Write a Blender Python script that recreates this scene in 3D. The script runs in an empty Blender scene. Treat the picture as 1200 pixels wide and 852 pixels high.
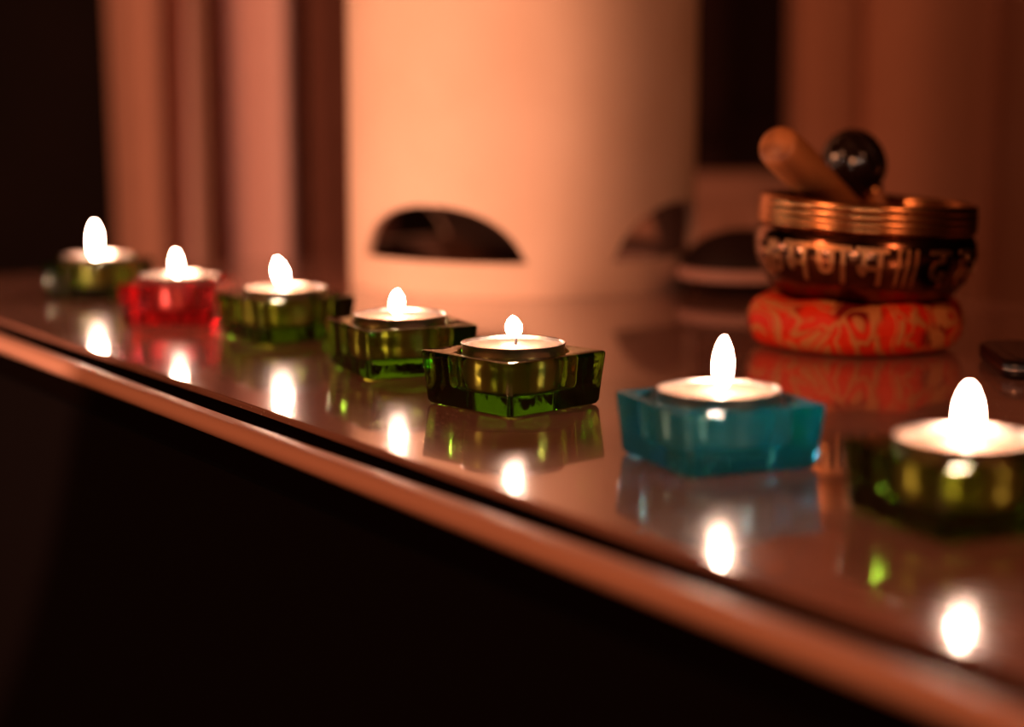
import bpy, math, random
from mathutils import Vector, Matrix
random.seed(7)
PI = math.pi
T = 0.75                      # height of the table top above the floor (metres)
F = 2130.0                    # focal length in pixels of the 1200 px frame
PITCH = math.atan(331.0 / F)
H = 0.118                     # camera height above the table top
SC = bpy.context.scene
COL = SC.collection

# ------------------------------------------------------------------ measuring
def ray(px, py):
    a, b = (px - 600) / F, -(py - 426) / F
    f = Vector((0, math.cos(PITCH), -math.sin(PITCH)))
    u = Vector((0, math.sin(PITCH), math.cos(PITCH)))
    return Vector((1, 0, 0)) * a + u * b + f

def on_plane(px, py, z=0.0):          # z above the table top
    d = ray(px, py)
    t = (z - H) / d.z
    return Vector((d.x * t, d.y * t, T + z))

def at_depth(px, py, y):
    d = ray(px, py)
    t = y / d.y
    return Vector((d.x * t, y, T + H + d.z * t))

# ------------------------------------------------------------------ materials
def new_mat(name):
    m = bpy.data.materials.new(name)
    m.use_nodes = True
    nt = m.node_tree
    return m, nt, nt.nodes, nt.links

def principled(name, color, rough=0.5, metal=0.0, spec=0.5, **kw):
    m, nt, N, L = new_mat(name)
    b = N['Principled BSDF']
    b.inputs['Base Color'].default_value = (*color, 1)
    b.inputs['Roughness'].default_value = rough
    b.inputs['Metallic'].default_value = metal
    b.inputs['Specular IOR Level'].default_value = spec
    for k, v in kw.items():
        b.inputs[k.replace('_', ' ')].default_value = v
    return m

def add_noise_color(m, c1, c2, scale, detail=4, lo=0.35, hi=0.65, stretch=(1, 1, 1), bump=0.0, bscale=None, bdist=0.001):
    nt = m.node_tree; N = nt.nodes; L = nt.links
    b = N['Principled BSDF']
    tc = N.new('ShaderNodeTexCoord'); mp = N.new('ShaderNodeMapping')
    mp.inputs['Scale'].default_value = stretch
    n = N.new('ShaderNodeTexNoise'); n.inputs['Scale'].default_value = scale; n.inputs['Detail'].default_value = detail
    r = N.new('ShaderNodeValToRGB')
    r.color_ramp.elements[0].position = lo; r.color_ramp.elements[0].color = (*c1, 1)
    r.color_ramp.elements[1].position = hi; r.color_ramp.elements[1].color = (*c2, 1)
    L.new(tc.outputs['Object'], mp.inputs[0]); L.new(mp.outputs[0], n.inputs['Vector'])
    L.new(n.outputs['Fac'], r.inputs[0]); L.new(r.outputs[0], b.inputs['Base Color'])
    if bump:
        n2 = N.new('ShaderNodeTexNoise'); n2.inputs['Scale'].default_value = bscale or scale; n2.inputs['Detail'].default_value = detail
        L.new(mp.outputs[0], n2.inputs['Vector'])
        bp = N.new('ShaderNodeBump'); bp.inputs['Strength'].default_value = bump; bp.inputs['Distance'].default_value = bdist
        L.new(n2.outputs['Fac'], bp.inputs['Height']); L.new(bp.outputs[0], b.inputs['Normal'])
    return m

def glass(name, coef, tint=(1, 1, 1), body=None, amount=0.0):
    m, nt, N, L = new_mat(name)
    N.remove(N['Principled BSDF'])
    out = N['Material Output']
    g = N.new('ShaderNodeBsdfGlass'); g.inputs['IOR'].default_value = 1.5; g.inputs['Roughness'].default_value = 0.0
    g.inputs['Color'].default_value = (*tint, 1)
    va = N.new('ShaderNodeVolumeAbsorption')
    d = max(coef)
    va.inputs['Density'].default_value = d
    va.inputs['Color'].default_value = (1 - coef[0] / d, 1 - coef[1] / d, 1 - coef[2] / d, 1)
    # small waviness of moulded glass
    tc = N.new('ShaderNodeTexCoord'); n = N.new('ShaderNodeTexNoise'); n.inputs['Scale'].default_value = 130
    bp = N.new('ShaderNodeBump'); bp.inputs['Strength'].default_value = 0.42; bp.inputs['Distance'].default_value = 0.0006
    L.new(tc.outputs['Object'], n.inputs['Vector']); L.new(n.outputs['Fac'], bp.inputs['Height'])
    L.new(bp.outputs[0], g.inputs['Normal'])
    surf = g.outputs[0]
    if body:                                   # diffuse tint added to brighten the glass, standing in for light through it
        df = N.new('ShaderNodeBsdfDiffuse'); df.inputs['Color'].default_value = (*body, 1)
        ms = N.new('ShaderNodeMixShader'); ms.inputs[0].default_value = amount
        L.new(g.outputs[0], ms.inputs[1]); L.new(df.outputs[0], ms.inputs[2]); surf = ms.outputs[0]
    L.new(surf, out.inputs['Surface']); L.new(va.outputs[0], out.inputs['Volume'])
    return m

FLAME_COL = (1.0, 0.62, 0.45)
def flame_mat(strength):
    m, nt, N, L = new_mat('candle_flame')
    N.remove(N['Principled BSDF'])
    e = N.new('ShaderNodeEmission')
    e.inputs['Color'].default_value = (*FLAME_COL, 1); e.inputs['Strength'].default_value = strength
    L.new(e.outputs[0], N['Material Output'].inputs['Surface'])
    return m

M = {}
M['glass_green'] = glass('olive_green_glass', (62, 28, 110), (0.92, 0.96, 0.80))
M['glass_red'] = glass('red_glass', (2, 75, 55), (1.0, 0.80, 0.80))
M['glass_blue'] = glass('turquoise_glass', (60, 9, 0.2), (0.84, 0.95, 1.0), (0.0, 0.72, 1.0), 0.15)
M['foil'] = principled('tealight_aluminium', (0.80, 0.72, 0.66), 0.28, 1.0)
_m = M['foil']
_N = _m.node_tree.nodes; _L = _m.node_tree.links
_tc = _N.new('ShaderNodeTexCoord'); _n = _N.new('ShaderNodeTexNoise'); _n.inputs['Scale'].default_value = 500
_mp = _N.new('ShaderNodeMapping'); _mp.inputs['Scale'].default_value = (1, 1, 0.15)
_b = _N.new('ShaderNodeBump'); _b.inputs['Strength'].default_value = 0.35; _b.inputs['Distance'].default_value = 0.0004
_L.new(_tc.outputs['Object'], _mp.inputs[0]); _L.new(_mp.outputs[0], _n.inputs['Vector']); _L.new(_n.outputs['Fac'], _b.inputs['Height']); _L.new(_b.outputs[0], _N['Principled BSDF'].inputs['Normal'])
M['wax'] = principled('candle_wax', (0.36, 0.245, 0.18), 0.35, 0, 0.5, Subsurface_Weight=0.6, Subsurface_Scale=0.006)
M['wax'].node_tree.nodes['Principled BSDF'].inputs['Subsurface Radius'].default_value = (1.0, 0.7, 0.45)
M['inner_shade'] = principled('darkened_inner_wall', (0.26, 0.12, 0.08), 0.7, 0, 0.2)  # inner wall colour darkened so the arches read as shaded
M['wick'] = principled('burnt_wick', (0.02, 0.012, 0.01), 0.9)
FL = 80.0
M['flame'] = flame_mat(FL)

# glossy lacquered table top with dust
M['table'] = principled('lacquered_table', (0.16, 0.075, 0.052), 0.22, 0, 0.8, Coat_Weight=1.0, Coat_Roughness=0.055)
nt = M['table'].node_tree; N = nt.nodes; L = nt.links; b = N['Principled BSDF']
tc = N.new('ShaderNodeTexCoord')
mp = N.new('ShaderNodeMapping'); mp.inputs['Scale'].default_value = (1.0, 9.0, 1.0)
n = N.new('ShaderNodeTexNoise'); n.inputs['Scale'].default_value = 9; n.inputs['Detail'].default_value = 6
r = N.new('ShaderNodeValToRGB'); r.color_ramp.elements[0].position = 0.3; r.color_ramp.elements[1].position = 0.75
r.color_ramp.elements[0].color = (0.32, 0.15, 0.11, 1); r.color_ramp.elements[1].color = (0.42, 0.205, 0.15, 1)
L.new(tc.outputs['Object'], mp.inputs[0]); L.new(mp.outputs[0], n.inputs['Vector']); L.new(n.outputs['Fac'], r.inputs[0])
v = N.new('ShaderNodeTexVoronoi'); v.inputs['Scale'].default_value = 420
L.new(tc.outputs['Object'], v.inputs['Vector'])
n3 = N.new('ShaderNodeTexNoise'); n3.inputs['Scale'].default_value = 14; n3.inputs['Detail'].default_value = 3
L.new(tc.outputs['Object'], n3.inputs['Vector'])
mth = N.new('ShaderNodeMath'); mth.operation = 'LESS_THAN'; mth.inputs[1].default_value = 0.13
L.new(v.outputs['Distance'], mth.inputs[0])
m3 = N.new('ShaderNodeMath'); m3.operation = 'GREATER_THAN'; m3.inputs[1].default_value = 0.52
L.new(n3.outputs['Fac'], m3.inputs[0])
m4 = N.new('ShaderNodeMath'); m4.operation = 'MULTIPLY'; L.new(mth.outputs[0], m4.inputs[0]); L.new(m3.outputs[0], m4.inputs[1])
mx = N.new('ShaderNodeMix'); mx.data_type = 'RGBA'; mx.inputs[7].default_value = (0.62, 0.52, 0.45, 1)
L.new(m4.outputs[0], mx.inputs[0]); L.new(r.outputs[0], mx.inputs[6]); L.new(mx.outputs[2], b.inputs['Base Color'])
m5 = N.new('ShaderNodeMath'); m5.operation = 'SUBTRACT'; m5.inputs[0].default_value = 1.0
L.new(m4.outputs[0], m5.inputs[1]); L.new(m5.outputs[0], b.inputs['Coat Weight'])

M['groove'] = principled('matt_black_groove', (0.004, 0.002, 0.0015), 1.0, 0, 0.0)
M['moulding'] = principled('edge_moulding', (0.66, 0.34, 0.24), 0.42, 0.0, 0.5, Coat_Weight=0.0, Coat_Roughness=0.2)
M['black_panel'] = principled('dark_front_panel', (0.003, 0.001, 0.0008), 0.9, 0, 0.1)
M['ceramic'] = principled('cream_ceramic', (0.88, 0.60, 0.44), 0.62, 0, 0.3)
add_noise_color(M['ceramic'], (0.86, 0.58, 0.42), (0.90, 0.62, 0.46), 18)
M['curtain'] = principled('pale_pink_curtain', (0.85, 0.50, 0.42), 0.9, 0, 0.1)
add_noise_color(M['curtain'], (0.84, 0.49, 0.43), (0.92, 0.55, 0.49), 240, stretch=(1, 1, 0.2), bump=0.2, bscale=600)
M['curtain_dimmed'] = principled('dimmed_pink_curtain', (0.60, 0.31, 0.22), 0.9, 0, 0.1)  # pale pink curtain darkened in colour where its fold is dimmer
add_noise_color(M['curtain_dimmed'], (0.46, 0.215, 0.15), (0.51, 0.24, 0.165), 240, stretch=(1, 1, 0.2), bump=0.2, bscale=600)
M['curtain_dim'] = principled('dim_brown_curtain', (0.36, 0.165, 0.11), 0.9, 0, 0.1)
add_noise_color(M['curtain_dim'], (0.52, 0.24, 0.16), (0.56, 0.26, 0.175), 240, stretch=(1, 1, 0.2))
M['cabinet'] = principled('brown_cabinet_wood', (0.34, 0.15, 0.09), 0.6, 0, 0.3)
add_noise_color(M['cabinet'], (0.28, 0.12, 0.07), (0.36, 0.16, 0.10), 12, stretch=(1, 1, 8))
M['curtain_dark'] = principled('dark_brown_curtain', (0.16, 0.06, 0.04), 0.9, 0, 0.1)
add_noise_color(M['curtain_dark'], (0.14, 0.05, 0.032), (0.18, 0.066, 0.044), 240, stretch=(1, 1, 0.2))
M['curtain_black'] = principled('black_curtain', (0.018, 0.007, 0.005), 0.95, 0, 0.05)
M['wall'] = principled('dark_wall', (0.03, 0.014, 0.010), 0.9, 0, 0.2)
add_noise_color(M['wall'], (0.010, 0.0045, 0.003), (0.014, 0.006, 0.004), 6)
M['floor'] = principled('dark_floor', (0.03, 0.016, 0.011), 0.6, 0, 0.3)
add_noise_color(M['floor'], (0.008, 0.004, 0.003), (0.014, 0.007, 0.005), 5, stretch=(1, 12, 1))
M['ceiling'] = principled('ceiling_paint', (0.10, 0.07, 0.05), 0.9, 0, 0.2)
add_noise_color(M['ceiling'], (0.09, 0.065, 0.05), (0.11, 0.075, 0.055), 8)
M['bronze_dark'] = principled('dark_bronze', (0.16, 0.062, 0.032), 0.17, 1.0)
add_noise_color(M['bronze_dark'], (0.10, 0.036, 0.018), (0.26, 0.105, 0.05), 60, bump=0.2, bscale=200, bdist=0.0004)
M['bronze_band'] = principled('copper_rim', (0.62, 0.27, 0.10), 0.26, 1.0)
M['bronze_letter'] = principled('worn_gold_letters', (0.58, 0.28, 0.12), 0.38, 1.0)
M['wood'] = principled('mallet_wood', (0.48, 0.17, 0.06), 0.45, 0, 0.5)
add_noise_color(M['wood'], (0.16, 0.04, 0.012), (0.60, 0.22, 0.07), 75, stretch=(1, 1, 0.12), lo=0.3, hi=0.6, bump=0.2, bscale=120)
M['leather'] = principled('dark_leather', (0.014, 0.006, 0.004), 0.14, 0, 0.7)
M['dark_dish'] = principled('dark_glaze', (0.02, 0.009, 0.007), 0.5, 0, 0.2)
M['pale_band'] = principled('dusky_pink_band', (0.55, 0.30, 0.24), 0.6, 0, 0.3)
M['device_black'] = principled('black_plastic', (0.006, 0.003, 0.003), 0.3, 0, 0.25)
M['device_edge'] = principled('polished_edge', (0.35, 0.25, 0.2), 0.2, 1.0)

# red and gold brocade
m, nt, N, L = new_mat('red_gold_brocade'); M['brocade'] = m
b = N['Principled BSDF']; b.inputs['Roughness'].default_value = 0.5; b.inputs['Sheen Weight'].default_value = 0.0
tc = N.new('ShaderNodeTexCoord')
n = N.new('ShaderNodeTexNoise'); n.inputs['Scale'].default_value = 28; n.inputs['Detail'].default_value = 1.5; n.inputs['Distortion'].default_value = 2.2
L.new(tc.outputs['Object'], n.inputs['Vector'])
r = N.new('ShaderNodeValToRGB'); E = r.color_ramp.elements
E[0].position = 0.0; E[0].color = (0, 0, 0, 1); E[1].position = 1.0; E[1].color = (0, 0, 0, 1)
for p_, c_ in ((0.44, 0), (0.465, 1), (0.50, 1), (0.52, 0), (0.585, 0), (0.60, 1), (0.66, 1), (0.68, 0)):
    e = E.new(p_); e.color = (c_, c_, c_, 1)
L.new(n.outputs['Fac'], r.inputs[0])
mx = N.new('ShaderNodeMix'); mx.data_type = 'RGBA'
mx.inputs[6].default_value = (0.85, 0.04, 0.004, 1); mx.inputs[7].default_value = (0.52, 0.19, 0.055, 1)
L.new(r.outputs[0], mx.inputs[0])
n5 = N.new('ShaderNodeTexNoise'); n5.inputs['Scale'].default_value = 34; n5.inputs['Detail'].default_value = 2
r5 = N.new('ShaderNodeValToRGB'); r5.color_ramp.elements[0].position = 0.50; r5.color_ramp.elements[0].color = (0, 0, 0, 1)
r5.color_ramp.elements[1].position = 0.60; r5.color_ramp.elements[1].color = (1, 1, 1, 1)
L.new(tc.outputs['Object'], n5.inputs['Vector']); L.new(n5.outputs['Fac'], r5.inputs[0])
mb = N.new('ShaderNodeMix'); mb.data_type = 'RGBA'; mb.inputs[6].default_value = (0.66, 0.027, 0.003, 1); mb.inputs[7].default_value = (0.16, 0.008, 0.003, 1)
L.new(r5.outputs[0], mb.inputs[0]); L.new(mb.outputs[2], mx.inputs[6])
L.new(mx.outputs[2], b.inputs['Base Color']); b.inputs['Specular IOR Level'].default_value = 0.15
bp = N.new('ShaderNodeBump'); bp.inputs['Strength'].default_value = 0.5; bp.inputs['Distance'].default_value = 0.0008
L.new(r.outputs[0], bp.inputs['Height']); L.new(bp.outputs[0], b.inputs['Normal'])

# ------------------------------------------------------------------ mesh tools
def mesh_obj(name, verts, faces, mat, parent=None, loc=None, rot=None, smooth=40):
    me = bpy.data.meshes.new(name)
    me.from_pydata([tuple(v) for v in verts], [], faces)
    me.validate()
    # consistent normals
    import bmesh
    bm = bmesh.new(); bm.from_mesh(me)
    bmesh.ops.remove_doubles(bm, verts=bm.verts, dist=1e-7)
    bmesh.ops.recalc_face_normals(bm, faces=bm.faces)
    bm.to_mesh(me); bm.free()
    if smooth is not None:
        me.polygons.foreach_set('use_smooth', [True] * len(me.polygons))
        me.set_sharp_from_angle(angle=math.radians(smooth))
    me.materials.append(mat)
    o = bpy.data.objects.new(name, me)
    COL.objects.link(o)
    if parent: o.parent = parent
    if loc is not None: o.location = loc
    if rot is not None: o.rotation_euler = rot
    return o

def tag(o, label=None, cat=None, group=None, kind=None):
    if label: o['label'] = label
    if cat: o['category'] = cat
    if group: o['group'] = group
    if kind: o['kind'] = kind
    return o

def empty(name, loc, rz=0.0):
    o = bpy.data.objects.new(name, None); COL.objects.link(o)
    o.empty_display_size = 0.01
    o.location = loc; o.rotation_euler = (0, 0, rz)
    return o

def loft(rings, cap0=True, cap1=True):
    n = len(rings[0]); V = []; Fs = []
    for rg in rings: V += list(rg)
    for k in range(len(rings) - 1):
        for i in range(n):
            j = (i + 1) % n
            Fs.append((k * n + i, k * n + j, (k + 1) * n + j, (k + 1) * n + i))
    if cap0:
        c = Vector((0, 0, 0))
        for v in rings[0]: c += Vector(v)
        V.append(c / n); q = len(V) - 1
        for i in range(n): Fs.append((i, q, (i + 1) % n))
    if cap1:
        c = Vector((0, 0, 0))
        for v in rings[-1]: c += Vector(v)
        V.append(c / n); q = len(V) - 1; o = (len(rings) - 1) * n
        for i in range(n): Fs.append((o + i, o + (i + 1) % n, q))
    return V, Fs

def lathe(profile, n=96, fn=None):          # profile (r, z) list
    rings = []
    for (r, z) in profile:
        rings.append([fn(2 * PI * i / n, r, z) if fn else Vector((r * math.cos(2 * PI * i / n), r * math.sin(2 * PI * i / n), z)) for i in range(n)])
    return loft(rings)

def box_vf(x0, x1, y0, y1, z0, z1):
    V = [(x0, y0, z0), (x1, y0, z0), (x1, y1, z0), (x0, y1, z0), (x0, y0, z1), (x1, y0, z1), (x1, y1, z1), (x0, y1, z1)]
    Fs = [(0, 3, 2, 1), (4, 5, 6, 7), (0, 1, 5, 4), (1, 2, 6, 5), (2, 3, 7, 6), (3, 0, 4, 7)]
    return V, Fs

def rsq(half, cr, z):                        # rounded square ring
    pts = []
    for q in range(4):
        a0 = q * PI / 2
        for i in range(7):
            a = a0 + PI / 2 * i / 6
            cx = (half - cr) * (1 if q in (0, 3) else -1); cy = (half - cr) * (1 if q in (0, 1) else -1)
            pts.append(Vector((cx + cr * math.cos(a), cy + cr * math.sin(a), z)))
        # straight run to the next corner
        nx = pts[-1]; q2 = (q + 1) % 4
        cx2 = (half - cr) * (1 if q2 in (0, 3) else -1); cy2 = (half - cr) * (1 if q2 in (0, 1) else -1)
        a = a0 + PI / 2
        nn = Vector((cx2 + cr * math.cos(a), cy2 + cr * math.sin(a), z))
        for i in range(1, 10): pts.append(nx.lerp(nn, i / 10))
    return pts

# ------------------------------------------------------------------ room shell
RX0, RX1, RY0, RY1, RZ = -3.2, 2.1, -1.3, 2.3, 2.4
def slab(name, *b):
    V, Fs = box_vf(*b)
    return V, Fs
for nm, bx, mt in (('floor', (RX0 - .1, RX1 + .1, RY0 - .1, RY1 + .1, -.1, 0), 'floor'),
                   ('ceiling', (RX0 - .1, RX1 + .1, RY0 - .1, RY1 + .1, RZ, RZ + .1), 'ceiling'),
                   ('wall_back', (RX0 - .1, RX1 + .1, RY1, RY1 + .1, 0, RZ), 'wall'),
                   ('wall_front', (RX0 - .1, RX1 + .1, RY0 - .1, RY0, 0, RZ), 'wall'),
                   ('wall_left', (RX0 - .1, RX0, RY0, RY1, 0, RZ), 'wall'),
                   ('wall_right', (RX1, RX1 + .1, RY0, RY1, 0, RZ), 'wall')):
    V, Fs = box_vf(*bx)
    tag(mesh_obj(nm, V, Fs, M[mt], smooth=None), kind='structure')

# ------------------------------------------------------------------ curtains
def cr_spline(pts, n):
    out = []
    P = [pts[0]] + list(pts) + [pts[-1]]
    for k in range(1, len(P) - 2):
        for i in range(n):
            t = i / n
            p0, p1, p2, p3 = P[k - 1], P[k], P[k + 1], P[k + 2]
            out.append(0.5 * ((2 * p1) + (-p0 + p2) * t + (2 * p0 - 5 * p1 + 4 * p2 - p3) * t * t + (-p0 + 3 * p1 - 3 * p2 + p3) * t ** 3))
    out.append(P[-2])
    return out

def curtain(name, pts, mat, label, z0=0.03, z1=2.25, sway=0.004):
    pl = cr_spline([Vector((p[0], p[1], 0)) for p in pts], 10)
    nz = 24; V = []; Fs = []; n = len(pl)
    for k in range(nz + 1):
        z = z0 + (z1 - z0) * k / nz
        for i, p in enumerate(pl):
            V.append((p.x + sway * math.sin(z * 3.1 + i * .05), p.y + sway * math.cos(z * 2.3 + i * .07), z))
    for k in range(nz):
        for i in range(n - 1):
            a = k * n + i
            Fs.append((a, a + 1, a + n + 1, a + n))
    r = empty(name, (pl[n // 2].x, pl[n // 2].y, 0))
    o = mesh_obj('fabric', V, Fs, M[mat], r, smooth=180)
    o.location = -Vector(r.location)
    s = o.modifiers.new('thick', 'SOLIDIFY'); s.thickness = 0.003; s.offset = 0
    # hem at the foot
    V2 = []; Fs2 = []
    for i, p in enumerate(pl):
        for dy, dz in ((-0.004, 0), (0.004, 0), (0.004, 0.05), (-0.004, 0.05)):
            V2.append((p.x, p.y + dy, z0 - 0.02 + dz))
    for i in range(n - 1):
        for q in range(4):
            a = i * 4 + q; c = i * 4 + (q + 1) % 4
            Fs2.append((a, c, c + 4, a + 4))
    h = mesh_obj('hem', V2, Fs2, M[mat], r, smooth=None); h.location = -Vector(r.location)
    tag(r, label, 'curtain')
    return r

def X(px, y): return (px - 600) / F * y / math.cos(PITCH) * (math.cos(PITCH) ** 2)   # near enough for the backdrop row

def pts_px(lst): return [(X(px, y), y) for px, y in lst]
curtain('curtain', pts_px([(128, 1.62), (142, 1.60), (160, 1.57), (185, 1.555), (205, 1.57), (214, 1.62), (218, 1.70)]), 'curtain_dimmed',
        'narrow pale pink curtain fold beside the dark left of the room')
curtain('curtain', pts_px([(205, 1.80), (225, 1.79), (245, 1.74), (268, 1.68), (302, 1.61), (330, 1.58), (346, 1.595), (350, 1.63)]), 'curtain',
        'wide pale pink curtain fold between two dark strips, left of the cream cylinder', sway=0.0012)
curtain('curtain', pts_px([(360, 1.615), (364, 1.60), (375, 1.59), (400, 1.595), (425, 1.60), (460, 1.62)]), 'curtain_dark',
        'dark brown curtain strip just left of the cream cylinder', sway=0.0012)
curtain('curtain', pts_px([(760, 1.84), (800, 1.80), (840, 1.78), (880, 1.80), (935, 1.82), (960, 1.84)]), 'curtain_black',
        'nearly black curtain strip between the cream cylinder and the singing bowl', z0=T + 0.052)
cab = empty('low_cabinet', (X(850, 1.85), 1.85, 0))
tag(cab, 'dim brown low cabinet under the nearly black curtain strip, behind the table', 'cabinet')
V, Fs = box_vf(-0.16, 0.16, -0.10, 0.15, 0.06, T + 0.012)
mesh_obj('carcass', V, Fs, M['cabinet'], cab, smooth=None)
V, Fs = box_vf(-0.165, 0.165, -0.108, 0.155, T + 0.012, T + 0.030)
mesh_obj('top', V, Fs, M['cabinet'], cab, smooth=None)
for sx in (-1, 1):
    V, Fs = box_vf(min(sx * .004, sx * .154), max(sx * .004, sx * .154), -0.106, -0.10, 0.08, T - 0.005)
    dr = mesh_obj('door', V, Fs, M['cabinet'], cab, smooth=None)
    V, Fs = lathe([(0.003, 0), (0.003, 0.008), (0.007, 0.012), (0.007, 0.016), (0.003, 0.018)], 24)
    mesh_obj('knob', V, Fs, M['bronze_band'], dr, (sx * .02, -0.106, T - 0.15), (PI / 2, 0, 0))
V, Fs = box_vf(-0.15, 0.15, -0.09, 0.14, 0.0, 0.06)
mesh_obj('plinth', V, Fs, M['cabinet'], cab, smooth=None)
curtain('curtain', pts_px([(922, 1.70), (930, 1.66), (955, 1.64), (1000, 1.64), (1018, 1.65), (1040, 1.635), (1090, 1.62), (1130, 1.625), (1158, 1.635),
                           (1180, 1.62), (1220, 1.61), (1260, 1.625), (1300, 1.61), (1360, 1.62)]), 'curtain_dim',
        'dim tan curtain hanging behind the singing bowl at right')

# ------------------------------------------------------------------ table
A0 = on_plane(0, 374); A1 = on_plane(1200, 785)
d = (A1 - A0); d.z = 0; d.normalize()          # along the front edge (towards the right, nearer)
nrm = Vector((d.y, -d.x, 0))                   # outward, towards the camera side
if nrm.y > 0: nrm = -nrm
e0 = on_plane(0, 322); e1 = on_plane(300, 308)
bk = on_plane(1165, 352)
def isect(p, u, q, w):
    den = u.x * w.y - u.y * w.x
    t = ((q.x - p.x) * w.y - (q.y - p.y) * w.x) / den
    return p + u * t
far_left = isect(A0, d, e0, -nrm)              # front-left corner of the table (outside the frame at left)
org = far_left
length = 2.05
width = (bk - org).dot(-nrm)
rz = math.atan2(d.y, d.x)
table = empty('table', (org.x, org.y, 0), rz)   # local x along the front edge, local y away from the camera
tag(table, 'long glossy red-brown table with black front, carrying all the candles', 'table')
LX0, LX1 = 0.0, length
def rbox(x0, x1, y0, y1, z0, z1, r=0.0015):
    rings = []
    for (ins, z) in ((r, z0), (0, z0 + r), (0, z1 - r), (r * .3, z1 - r * .3), (r, z1)):
        rings.append([Vector((x0 + ins, y0 + ins, z)), Vector((x1 - ins, y0 + ins, z)), Vector((x1 - ins, y1 - ins, z)), Vector((x0 + ins, y1 - ins, z))])
    return loft(rings)
V, Fs = rbox(LX0, LX1, 0, width, T - 0.022, T, 0.0008)
mesh_obj('table_top', V, Fs, M['table'], table, smooth=None)
GW = 0.0094
V, Fs = box_vf(LX0, LX1, -GW - 0.001, 0, T - 0.022, T - 0.0024)
mesh_obj('groove', V, Fs, M['groove'], table, smooth=None)
# half round moulding along the front
prof = []
cz = T - 0.0062; ry, rzz = 0.0046, 0.0038
for i in range(25):
    a = PI / 2 + PI * i / 24 - 0.0
    prof.append((-GW - 0.0046 + ry * math.cos(a) if a > PI / 2 else -GW - 0.0046, cz + rzz * math.sin(a)))
prof.append((-GW + 0.0005, cz - rzz)); prof.append((-GW + 0.0005, cz + rzz * 0.86)); prof.append((-GW - 0.002, cz + rzz * .98))
n = len(prof)
V = [(x, p[0], p[1]) for x in (LX0, LX1) for p in prof]
Fs = [(i, (i + 1) % n, n + (i + 1) % n, n + i) for i in range(n)] + [tuple(range(n)), tuple(range(2 * n - 1, n - 1, -1))]
mesh_obj('edge_moulding', V, Fs, M['moulding'], table, smooth=40)
V, Fs = box_vf(LX0 + .002, LX1 - .002, -GW - 0.0042, width - .02, 0.06, T - 0.0222)
mesh_obj('front_panel', V, Fs, M['black_panel'], table, smooth=None)
V, Fs = box_vf(LX0 + .03, LX1 - .03, 0.03, width - .05, 0.0, 0.06)
mesh_obj('plinth', V, Fs, M['black_panel'], table, smooth=None)

# ------------------------------------------------------------------ glass holders and tealights
HS = 0.0245
def holder_mesh():
    bt = HS * 0.935
    rings = [rsq(bt - 0.006, 0.003, 0.0010), rsq(bt - 0.0045, 0.003, 0.0), rsq(bt - 0.0016, 0.0030, 0.0),
             rsq(bt - 0.0004, 0.0026, 0.0006), rsq(bt + 0.0002, 0.0024, 0.0018),
             rsq(bt + (HS - bt) * 0.5, 0.0021, 0.010), rsq(HS, 0.0018, 0.0185), rsq(HS, 0.0018, 0.0192),
             rsq(HS - 0.0003, 0.0016, 0.0198), rsq(HS - 0.0009, 0.0014, 0.0200)]
    base = rings[-1]
    for (r, z) in ((0.0212, 0.0200), (0.0206, 0.0196), (0.0203, 0.0185), (0.0200, 0.0140), (0.0197, 0.0085), (0.0190, 0.0074), (0.0178, 0.0070), (0.010, 0.0070)):
        rings.append([Vector((r * v.x / math.hypot(v.x, v.y), r * v.y / math.hypot(v.x, v.y), z)) for v in base])
    return loft(rings)
HV, HF = holder_mesh()

def holder(loc, rz, mat, label):
    o = mesh_obj('candle_holder', HV, HF, M[mat], None, loc, (0, 0, rz), smooth=35)
    tag(o, label, 'candle holder', 'square glass candle holders along the table')
    return o

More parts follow.
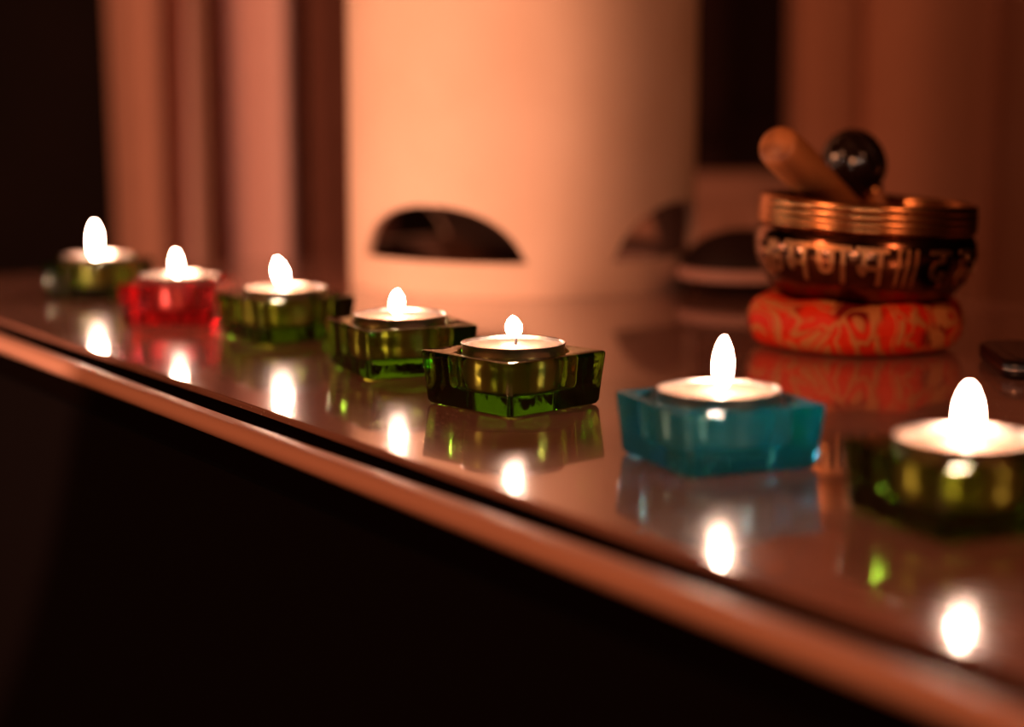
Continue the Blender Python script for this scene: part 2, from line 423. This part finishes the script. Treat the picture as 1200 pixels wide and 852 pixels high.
def tealight(loc, rz, label, fw, ftop, lean, off, wax_drop=0.0022, blen=0.6, ftilt=0.0, fbase=0.0016):
    """loc: foot of the cup, top rim 16 mm above; ftop: flame tip above the rim"""
    t = empty('tealight', loc, rz)
    tag(t, label, 'candle', 'lit tealights in glass holders')
    Rr, Hh = 0.0190, 0.0160
    prof = [(0.0175, 0.0), (0.0183, 0.0003), (0.0186, 0.0012), (0.01885, 0.008), (0.0190, Hh - 0.0009), (0.0193, Hh - 0.0006), (0.0194, Hh - 0.0002),
            (0.0192, Hh), (0.01885, Hh - 0.0002), (0.01865, Hh - 0.001), (0.0184, 0.006), (0.0180, 0.001), (0.0100, 0.0008)]
    V, Fs = lathe(prof, 96)
    mesh_obj('cup', V, Fs, M['foil'], t, smooth=45)
    wz = Hh - wax_drop
    prof = [(0.0175, 0.0012), (0.01835, wz - 0.001), (0.01855, wz + 0.0006), (0.0183, wz + 0.0003), (0.0176, wz), (0.0120, wz - 0.0003), (0.0060, wz - 0.0003), (0.0024, wz), (0.0013, wz + 0.0009)]
    V, Fs = lathe(prof, 64)
    mesh_obj('wax', V, Fs, M['wax'], t, smooth=60)
    # wick: small bent tube
    rings = []
    for i in range(9):
        q = i / 8
        c = Vector((off + 0.0007 * math.sin(q * 2.2), 0.0, wz - 0.001 + 0.0062 * q))
        r_ = 0.00055 * (1.0 - 0.35 * q)
        rings.append([c + Vector((r_ * math.cos(2 * PI * j / 10), r_ * math.sin(2 * PI * j / 10), 0)) for j in range(10)])
    V, Fs = loft(rings)
    mesh_obj('wick', V, Fs, M['wick'], t, smooth=60)
    # flame: teardrop
    z0 = wz + fbase; z1 = Hh + ftop; hh = z1 - z0
    rings = []; K = 14
    for i in range(K + 1):
        q = i / K
        u_ = 0.5 * (1 - math.cos(PI * q)); w = (max(0, math.sin(PI * u_ ** 0.85)) ** 0.62) if 0 < q < 1 else 0.03
        w = max(w, 0.03)
        rr = fw / 2 * w * 1.04
        c = Vector((off + lean * q ** 1.3, 0, z0 + hh * 0.5 * (1 - math.cos(PI * q))))
        rings.append([c + Vector((rr * math.cos(2 * PI * j / 16), rr * math.sin(2 * PI * j / 16), 0)) for j in range(16)])
    V, Fs = loft(rings)
    mesh_obj('flame', V, Fs, M['flame'], t, smooth=80)
    return t

G = 'glass_green'
cand = [
    # px, rim y, phi, mat, flame width, tip above rim, lean, offset, wax drop
    (115.5, 299, 73, G, .0052, .0178, .0002, -.0018, .0030,
     'green glass square holder furthest from the camera, behind the red one', 'lit tealight in the farthest green holder, with a tall flame'),
    (210, 322, 74, 'glass_red', .0050, .0120, -.0005, -.0010, .0026,
     'red glass square holder, the only red one', 'lit tealight in the red glass holder'),
    (334, 337, 26, G, .0066, .0136, -.0030, -.0008, .0010,
     'green glass square holder right beside the red one', 'lit tealight with glowing wax in the green holder next to the red one'),
    (469, 368, 22, G, .0058, .0100, .0006, -.0016, .0016,
     'slightly blurred green glass square holder just behind the sharpest one', 'lit tealight with a short leaning flame, just behind the sharp green holder'),
    (601.5, 401, 43, G, .0063, .0098, -.0006, .0004, .0020,
     'sharp olive green glass square holder in the middle of the row', 'lit tealight in sharp focus with its black wick showing under a small flame'),
    (842.5, 455, 29, 'glass_blue', .0054, .0160, .0004, .0010, .0018,
     'turquoise blue glass square holder, the only blue one', 'lit tealight in the turquoise blue glass holder'),
    (1133, 511, 36, G, .0062, .0140, .0, .0002, .0030,
     'blurred green glass square holder nearest the camera at right edge', 'lit tealight nearest the camera, cut by the right edge of the photo'),
]
for (px, py, phi, mt, fw, ftop, lean, off, wd, lh, lt) in cand:
    c = on_plane(px, py, 0.023)
    beta = math.atan2(c.x, c.y)
    holder((c.x, c.y, T + 0.0001), math.radians(phi) - beta, mt, lh)
    tealight((c.x, c.y, T + 0.0072), -beta, lt, fw, ftop, lean, off, wd, 0.6, 0.0, 0.0034 if px == 601.5 else 0.0016)

# ------------------------------------------------------------------ cream cylinder with arched openings
cf = on_plane(613, 351)
RC = 0.1045 * cf.y
cyl = empty('cylinder_lamp', (cf.x, cf.y + RC, T + 0.0002), 0)
tag(cyl, 'large cream round cylinder with arched cut-outs near its foot, behind the candle row', 'lamp')
NA = 240; HC = 0.42
zb = 0.019; ah = 0.031
def arch(th):                   # th in degrees measured from the camera direction, positive to the right
    for c in (-30, 60, 150, 240):
        dd = (th - c + 180) % 360 - 180
        if abs(dd) < 30.5:
            q = abs(dd) / 30.5
            return zb + ah * (1 - q ** 2.3) ** 0.62
    return None
def cyl_mesh(r_out, r_in):
    V = []; Fs = []
    idx = {}
    def vid(i, r, z):
        key = (i % NA, r, round(z, 6))
        if key not in idx:
            th = math.radians(360 * (i % NA) / NA)
            idx[key] = len(V); V.append((r * math.sin(th), -r * math.cos(th), z))
        return idx[key]
    def tops(i):
        t = arch(360 * (i % NA) / NA)
        return zb if t is None else t
    for i in range(NA):
        a, b_ = tops(i), tops(i + 1)
        for r in (r_out, r_in):
            Fs.append((vid(i, r, 0), vid(i + 1, r, 0), vid(i + 1, r, zb), vid(i, r, zb)))
            if a == zb and b_ == zb:
                Fs.append((vid(i, r, zb), vid(i + 1, r, zb), vid(i + 1, r, 0.06), vid(i, r, 0.06)))
            elif a == zb:
                Fs.append((vid(i, r, zb), vid(i + 1, r, b_), vid(i + 1, r, 0.06), vid(i, r, 0.06)))
            elif b_ == zb:
                Fs.append((vid(i, r, a), vid(i + 1, r, zb), vid(i + 1, r, 0.06), vid(i, r, 0.06)))
            else:
                Fs.append((vid(i, r, a), vid(i + 1, r, b_), vid(i + 1, r, 0.06), vid(i, r, 0.06)))
            Fs.append((vid(i, r, 0.06), vid(i + 1, r, 0.06), vid(i + 1, r, HC), vid(i, r, HC)))
        if not (a == zb and b_ == zb):
            Fs.append((vid(i, r_out, zb), vid(i + 1, r_out, zb), vid(i + 1, r_in, zb), vid(i, r_in, zb)))
            Fs.append((vid(i, r_out, a), vid(i + 1, r_out, b_), vid(i + 1, r_in, b_), vid(i, r_in, a)))
        for z in (0, HC):
            Fs.append((vid(i, r_out, z), vid(i + 1, r_out, z), vid(i + 1, r_in, z), vid(i, r_in, z)))
    return V, Fs
V, Fs = cyl_mesh(RC, RC - 0.004)
cb = mesh_obj('body', V, Fs, M['ceramic'], cyl, smooth=35)
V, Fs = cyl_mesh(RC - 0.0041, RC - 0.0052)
o = mesh_obj('inner_wall', V, Fs, M['inner_shade'], cyl, smooth=35); o['label'] = 'inside wall darkened in colour as shade, seen through the arches'
# closed top
V, Fs = lathe([(RC - 0.0056, HC - 0.012), (RC - 0.0056, HC - 0.008)], 96)
mesh_obj('top_plate', V, Fs, M['ceramic'], cyl, smooth=35)

# ------------------------------------------------------------------ lidded dark dish beside the cylinder
dp = on_plane(873, 342); dp.y += 0.0
dish = empty('dish', (dp.x, dp.y, T + 0.0002))
tag(dish, 'small dark domed dish with a pale pink band, between cylinder and singing bowl', 'dish')
V, Fs = lathe([(0.020, 0), (0.024, 0.0005), (0.034, 0.006), (0.037, 0.008)], 64)
mesh_obj('foot', V, Fs, M['dark_dish'], dish)
V, Fs = lathe([(0.036, 0.008), (0.0385, 0.009), (0.039, 0.012), (0.0385, 0.0145), (0.037, 0.015)], 64)
mesh_obj('rim', V, Fs, M['pale_band'], dish)
V, Fs = lathe([(0.037, 0.015), (0.0355, 0.019), (0.031, 0.025), (0.023, 0.031), (0.012, 0.0345), (0.003, 0.0355)], 64)
mesh_obj('lid', V, Fs, M['dark_dish'], dish)

# ------------------------------------------------------------------ cushion
cfp = on_plane(1000, 424)
CR = 0.049
cc = Vector((cfp.x * (cfp.y + CR) / cfp.y, cfp.y + CR, T))
TILT = math.radians(3.2)
BOWL_OUT = [(0.0, 0.0), (0.020, 0.0), (0.026, 0.0004), (0.034, 0.0032), (0.0415, 0.0085), (0.0470, 0.0150), (0.0500, 0.0215), (0.0600, 0.05)]
def under_bowl(r):
    for (r0, z0), (r1, z1) in zip(BOWL_OUT, BOWL_OUT[1:]):
        if r <= r1: return z0 + (z1 - z0) * (r - r0) / (r1 - r0)
    return 0.05
def cush(a, r, z):
    # soft gathered lumps round the side
    w = 1 + 0.018 * math.sin(5 * a + 0.6) + 0.010 * math.sin(11 * a + 2)
    k = 0.0009 * math.sin(7 * a + 1.0)
    rr = r * (w if r > 0.03 else 1)
    zz = z * 0.86 + (k if z > 0.012 else 0)
    # the padding gives way under the bowl
    xl, yl = (rr * math.cos(a + 0.5) - 0.0018) / 0.97, rr * math.sin(a + 0.5) / 0.97
    zz = min(zz, 0.0156 + 1.13 * under_bowl(math.hypot(xl, yl)) - xl * math.sin(TILT) - 0.0008)
    return Vector((rr * math.cos(a), rr * math.sin(a), zz))
prof = []
for i in range(25):
    a = -PI / 2 + PI * i / 24
    ca, sa = math.cos(a), math.sin(a)
    prof.append((0.033 + 0.0148 * (abs(ca) ** 0.75), 0.0140 + 0.0138 * (1 if sa > 0 else -1) * abs(sa) ** 0.85))
prof = [(0.010, 0.0004), (0.026, 0.0003)] + prof + [(0.030, 0.0275), (0.026, 0.0265), (0.021, 0.0250), (0.012, 0.0240)]
V, Fs = lathe(prof, 120, cush)
cu = empty('cushion', (cc.x, cc.y, T + 0.0002), 0.5)
tag(cu, 'round red and gold brocade cushion under the singing bowl', 'cushion')
mesh_obj('cover', V, Fs, M['brocade'], cu, smooth=60)
# piping seam round the waist
rings = []
for i in range(120):
    a = 2 * PI * i / 120
    c = cush(a, 0.0476, 0.0125)
    rings.append([c + Vector((math.cos(a) * math.cos(t), math.sin(a) * math.cos(t), math.sin(t))) * 0.0007 for t in [2 * PI * j / 8 for j in range(8)]])
rings.append(rings[0])
V, Fs = loft(rings, False, False)
mesh_obj('seam', V, Fs, M['brocade'], cu, smooth=60)

# ------------------------------------------------------------------ singing bowl
bowl = empty('singing_bowl', (cc.x + 0.0018, cc.y, T + 0.0160), 0)
tilt = math.radians(3.2)
bowl.rotation_euler = (0, tilt, 0); bowl.scale = (0.97, 0.97, 1.13)
tag(bowl, 'dark bronze singing bowl with engraved gold lettering and ridged copper rim', 'singing bowl')
out = [(0.020, 0.0), (0.026, 0.0004), (0.034, 0.0032), (0.0415, 0.0085), (0.0470, 0.0150), (0.0500, 0.0215), (0.0508, 0.0260), (0.0502, 0.0300), (0.0488, 0.0322), (0.0482, 0.0328)]
inn = [(0.0462, 0.0328), (0.0474, 0.0290), (0.0478, 0.0250), (0.0462, 0.0180), (0.0400, 0.0100), (0.0300, 0.0052), (0.010, 0.0036)]
V, Fs = lathe(out + inn, 128)
mesh_obj('bowl_body', V, Fs, M['bronze_dark'], bowl, smooth=50)
band = [(0.0466, 0.0329), (0.0484, 0.0329), (0.0496, 0.0338), (0.0500, 0.0348), (0.0494, 0.0356), (0.0500, 0.0364), (0.0500, 0.0374), (0.0494, 0.0382), (0.0499, 0.0390),
        (0.0499, 0.0404), (0.0492, 0.0412), (0.0497, 0.0420), (0.0495, 0.0438), (0.0486, 0.0446), (0.0466, 0.0447), (0.0458, 0.0440), (0.0457, 0.0400), (0.0462, 0.0340)]
rings = []
for (r, z) in band: rings.append([Vector((r * math.cos(2 * PI * i / 128), r * math.sin(2 * PI * i / 128), z)) for i in range(128)])
rings.append(rings[0])
V, Fs = loft(rings, False, False)
mesh_obj('rim_band', V, Fs, M['bronze_band'], bowl, smooth=60)

def belly_r(z):
    for k in range(len(out) - 1):
        (r0, z0), (r1, z1) = out[k], out[k + 1]
        if z0 <= z <= z1: return r0 + (r1 - r0) * (z - z0) / max(1e-9, z1 - z0)
    return 0.05

def glyph_mesh(chars, size):
    cu_ = bpy.data.curves.new('t', 'FONT'); cu_.body = chars; cu_.size = size
    cu_.align_x = 'CENTER'; cu_.align_y = 'BOTTOM'; cu_.resolution_u = 4; cu_.offset = 0.00012
    o = bpy.data.objects.new('t', cu_); COL.objects.link(o)
    bpy.context.view_layer.update()
    dg = bpy.context.evaluated_depsgraph_get()
    me = bpy.data.meshes.new_from_object(o.evaluated_get(dg))
    import bmesh
    bm = bmesh.new(); bm.from_mesh(me)
    ys = [v.co.y for v in bm.verts]; xs = [v.co.x for v in bm.verts]
    for k in range(1, 9):
        y_ = min(ys) + (max(ys) - min(ys)) * k / 9
        bmesh.ops.bisect_plane(bm, geom=bm.verts[:] + bm.edges[:] + bm.faces[:], plane_co=(0, y_, 0), plane_no=(0, 1, 0))
    for k in range(1, 6):
        x_ = min(xs) + (max(xs) - min(xs)) * k / 6
        bmesh.ops.bisect_plane(bm, geom=bm.verts[:] + bm.edges[:] + bm.faces[:], plane_co=(x_, 0, 0), plane_no=(1, 0, 0))
    bm.verts.index_update(); bm.verts.ensure_lookup_table()
    V = [v.co.copy() for v in bm.verts]; Fs = [tuple(v.index for v in f.verts) for f in bm.faces]; bm.free()
    bpy.data.objects.remove(o); bpy.data.curves.remove(cu_); bpy.data.meshes.remove(me)
    return V, Fs

letters = [('\u0950', -66), ('\u092e', -46), ('\u0923', -27), ('\u092e', -7), ('|||', 11), ('\u0926', 30), ('\u0939', 50), ('\u0950', 72), ('\u092e', 95)]
GV = []; GF = []
for ch, ang in letters:
    try:
        V, Fs = glyph_mesh(ch, 0.0175)
    except Exception:
        continue
    if not V: continue
    # refine long edges is not needed: glyphs are only ~1 cm wide
    zmin = min(v.y for v in V); zmax = max(v.y for v in V)
    sc_ = 0.0145 / max(1e-6, zmax - zmin)
    xm = (min(v.x for v in V) + max(v.x for v in V)) / 2
    base = len(GV)
    for layer in (0, 1):
        for v in V:
            z = 0.0140 + (v.y - zmin) * sc_
            rr = belly_r(z) + (0.0006 if layer else -0.0006)
            th = math.radians(ang) + (v.x - xm) * sc_ / 0.050
            GV.append((rr * math.sin(th), -rr * math.cos(th), z))
    nV = len(V)
    from collections import Counter
    ec = Counter()
    for f in Fs:
        GF.append(tuple(base + nV + i for i in f))
        for a, b_ in zip(f, f[1:] + f[:1]): ec[(min(a, b_), max(a, b_))] += 1
    for f in Fs:
        for a, b_ in zip(f, f[1:] + f[:1]):
            if ec[(min(a, b_), max(a, b_))] == 1: GF.append((base + a, base + b_, base + nV + b_, base + nV + a))
if GV:
    o = mesh_obj('lettering', GV, GF, M['bronze_letter'], bowl, smooth=None)
    o['label'] = 'raised worn gold lettering round the belly'

# ------------------------------------------------------------------ wooden mallet
A = at_depth(909, 168, 0.776); B = at_depth(977, 234, 0.824)
ax = (B - A).normalized(); Lm = (B - A).length * 1.5
mal = empty('wooden_mallet', A)
mal.rotation_mode = 'QUATERNION'; mal.rotation_quaternion = Vector((0, 0, 1)).rotation_difference(ax)
tag(mal, 'brown wooden mallet stick leaning out of the singing bowl to the left', 'mallet')
prof = [(0.0030, -0.0006), (0.0058, 0.0), (0.0082, 0.0012), (0.0092, 0.0035), (0.0096, 0.008), (0.0097, 0.020), (0.0093, 0.035), (0.0086, 0.055), (0.0078, Lm - .003), (0.006, Lm), (0.002, Lm + .0006)]
V, Fs = lathe(prof, 48)
mesh_obj('stick', V, Fs, M['wood'], mal, smooth=50)

# dark padded striker
hc = at_depth(1001, 190, 0.846)
stk = empty('padded_striker', hc)
d2 = Vector((0.60, -0.10, -1)).normalized()
stk.rotation_mode = 'QUATERNION'; stk.rotation_quaternion = Vector((0, 0, 1)).rotation_difference(d2)
tag(stk, 'dark glossy round-headed striker standing in the singing bowl behind the wooden mallet', 'mallet')
prof = []
for i in range(21):
    a = PI * i / 20
    prof.append((max(0.0006, 0.0140 * math.sin(a) ** 0.85), -0.0155 * math.cos(a)))
def ribbed(a, r, z):
    rr = r * (1 + 0.035 * math.cos(12 * a))
    return Vector((rr * math.cos(a), rr * math.sin(a), z))
V, Fs = lathe(prof, 96, ribbed)
mesh_obj('head', V, Fs, M['leather'], stk, smooth=70)
V, Fs = lathe([(0.0040, 0.0150), (0.0042, 0.018), (0.0038, 0.030), (0.0038, 0.040), (0.002, 0.0408)], 32)
mesh_obj('handle', V, Fs, M['wood'], stk, smooth=50)
V, Fs = lathe([(0.0046, 0.0142), (0.0058, 0.0146), (0.0058, 0.0168), (0.0046, 0.0174)], 32)
mesh_obj('collar', V, Fs, M['bronze_band'], stk, smooth=50)

# ------------------------------------------------------------------ black device cut by the right edge
dv = on_plane(1177, 447)
dev = empty('pocket_device', (dv.x, dv.y, T + 0.0002), math.radians(-4))
tag(dev, 'thin black glossy device lying on the table at the right edge', 'phone')
def slab_rings(w, h, z0, z1, cr, ins):
    def rr(i, z):
        pts = []
        for q, (sx, sy) in enumerate(((1, 1), (-1, 1), (-1, -1), (1, -1))):
            for k in range(7):
                a = q * PI / 2 + PI / 2 * k / 6
                pts.append(Vector((w / 2 + sx * (w / 2 - cr) + (cr - i) * math.cos(a), h / 2 + sy * (h / 2 - cr) + (cr - i) * math.sin(a), z)))
        return pts
    return loft([rr(ins, z0), rr(ins * .3, z0 + ins * .4), rr(0, z0 + ins), rr(0, z1 - ins), rr(ins * .3, z1 - ins * .4), rr(ins, z1)])
V, Fs = slab_rings(0.130, 0.064, 0.0, 0.0076, 0.009, 0.0016)
mesh_obj('case', V, Fs, M['device_black'], dev, smooth=50)
V, Fs = slab_rings(0.1304, 0.0644, 0.0036, 0.0044, 0.0092, 0.0002)
o = mesh_obj('edge_band', V, Fs, M['device_edge'], dev, (-.0002, -.0002, 0), smooth=50); o['label'] = 'thin polished metal edge'
V, Fs = slab_rings(0.118, 0.056, 0.0076, 0.0079, 0.006, 0.0001)
mesh_obj('screen', V, Fs, M['device_black'], dev, (0.006, 0.004, 0), smooth=50)

# ------------------------------------------------------------------ lights
def spot(name, loc, target, power, color, size, angle, blend):
    l = bpy.data.lights.new(name, 'SPOT'); l.energy = power; l.color = color; l.shadow_soft_size = size
    l.spot_size = math.radians(angle); l.spot_blend = blend
    o = bpy.data.objects.new(name, l); COL.objects.link(o)
    o.location = loc
    o.rotation_euler = (Vector(target) - Vector(loc)).to_track_quat('-Z', 'Y').to_euler()
    return o
def pt(name, loc, power, color, size):
    l = bpy.data.lights.new(name, 'POINT'); l.energy = power; l.color = color; l.shadow_soft_size = size
    o = bpy.data.objects.new(name, l); COL.objects.link(o); o.location = loc
    return o
WARM = (1.0, 0.51, 0.33)
EMBER = (1.0, 0.37, 0.17)
def aim(bearing, dist=1.2): return (-0.80 + dist * math.sin(math.radians(bearing)), dist * math.cos(math.radians(bearing)), T + 0.14)
spot('added_key_spot', (-0.80, 0.0, T + 0.30), aim(18.6), 25, WARM, 0.015, 44, 0.06)  # added unseen spot; its cone edge makes the brightness step on the cylinder
pt('added_left_fill', (-1.45, -0.25, T + 0.75), 30, EMBER, 0.12)  # fill added out of view to brighten table and background
pt('added_right_fill', (0.75, -0.75, T + 0.8), 13, EMBER, 0.12)  # unseen front-right fill, added to lift the darker side of the scene

w = bpy.data.worlds.new('World'); SC.world = w; w.use_nodes = True
w.node_tree.nodes['Background'].inputs[0].default_value = (0.01, 0.005, 0.003, 1)

# ------------------------------------------------------------------ camera
cam = bpy.data.cameras.new('Camera'); co = bpy.data.objects.new('Camera', cam); COL.objects.link(co)
co.location = (0, 0, T + H); co.rotation_euler = (PI / 2 - PITCH, 0, 0)
cam.sensor_width = 36; cam.lens = F / 1200 * 36
cam.clip_start = 0.01; cam.clip_end = 20
cam.dof.use_dof = True; cam.dof.focus_distance = 0.668
cam.dof.aperture_fstop = cam.lens / 17.0
SC.camera = co

SC.view_settings.view_transform = 'Standard'; SC.view_settings.look = 'None'
SC.view_settings.exposure = 0.9; SC.view_settings.gamma = 1.0; SC.view_settings.use_curve_mapping = False
cy = SC.cycles
cy.use_denoising = True
cy.max_bounces = 16; cy.transmission_bounces = 14; cy.glossy_bounces = 6; cy.diffuse_bounces = 4
cy.sample_clamp_indirect = 40.0; cy.sample_clamp_direct = 0
cy.blur_glossy = 0.5
cy.caustics_reflective = True; cy.caustics_refractive = True
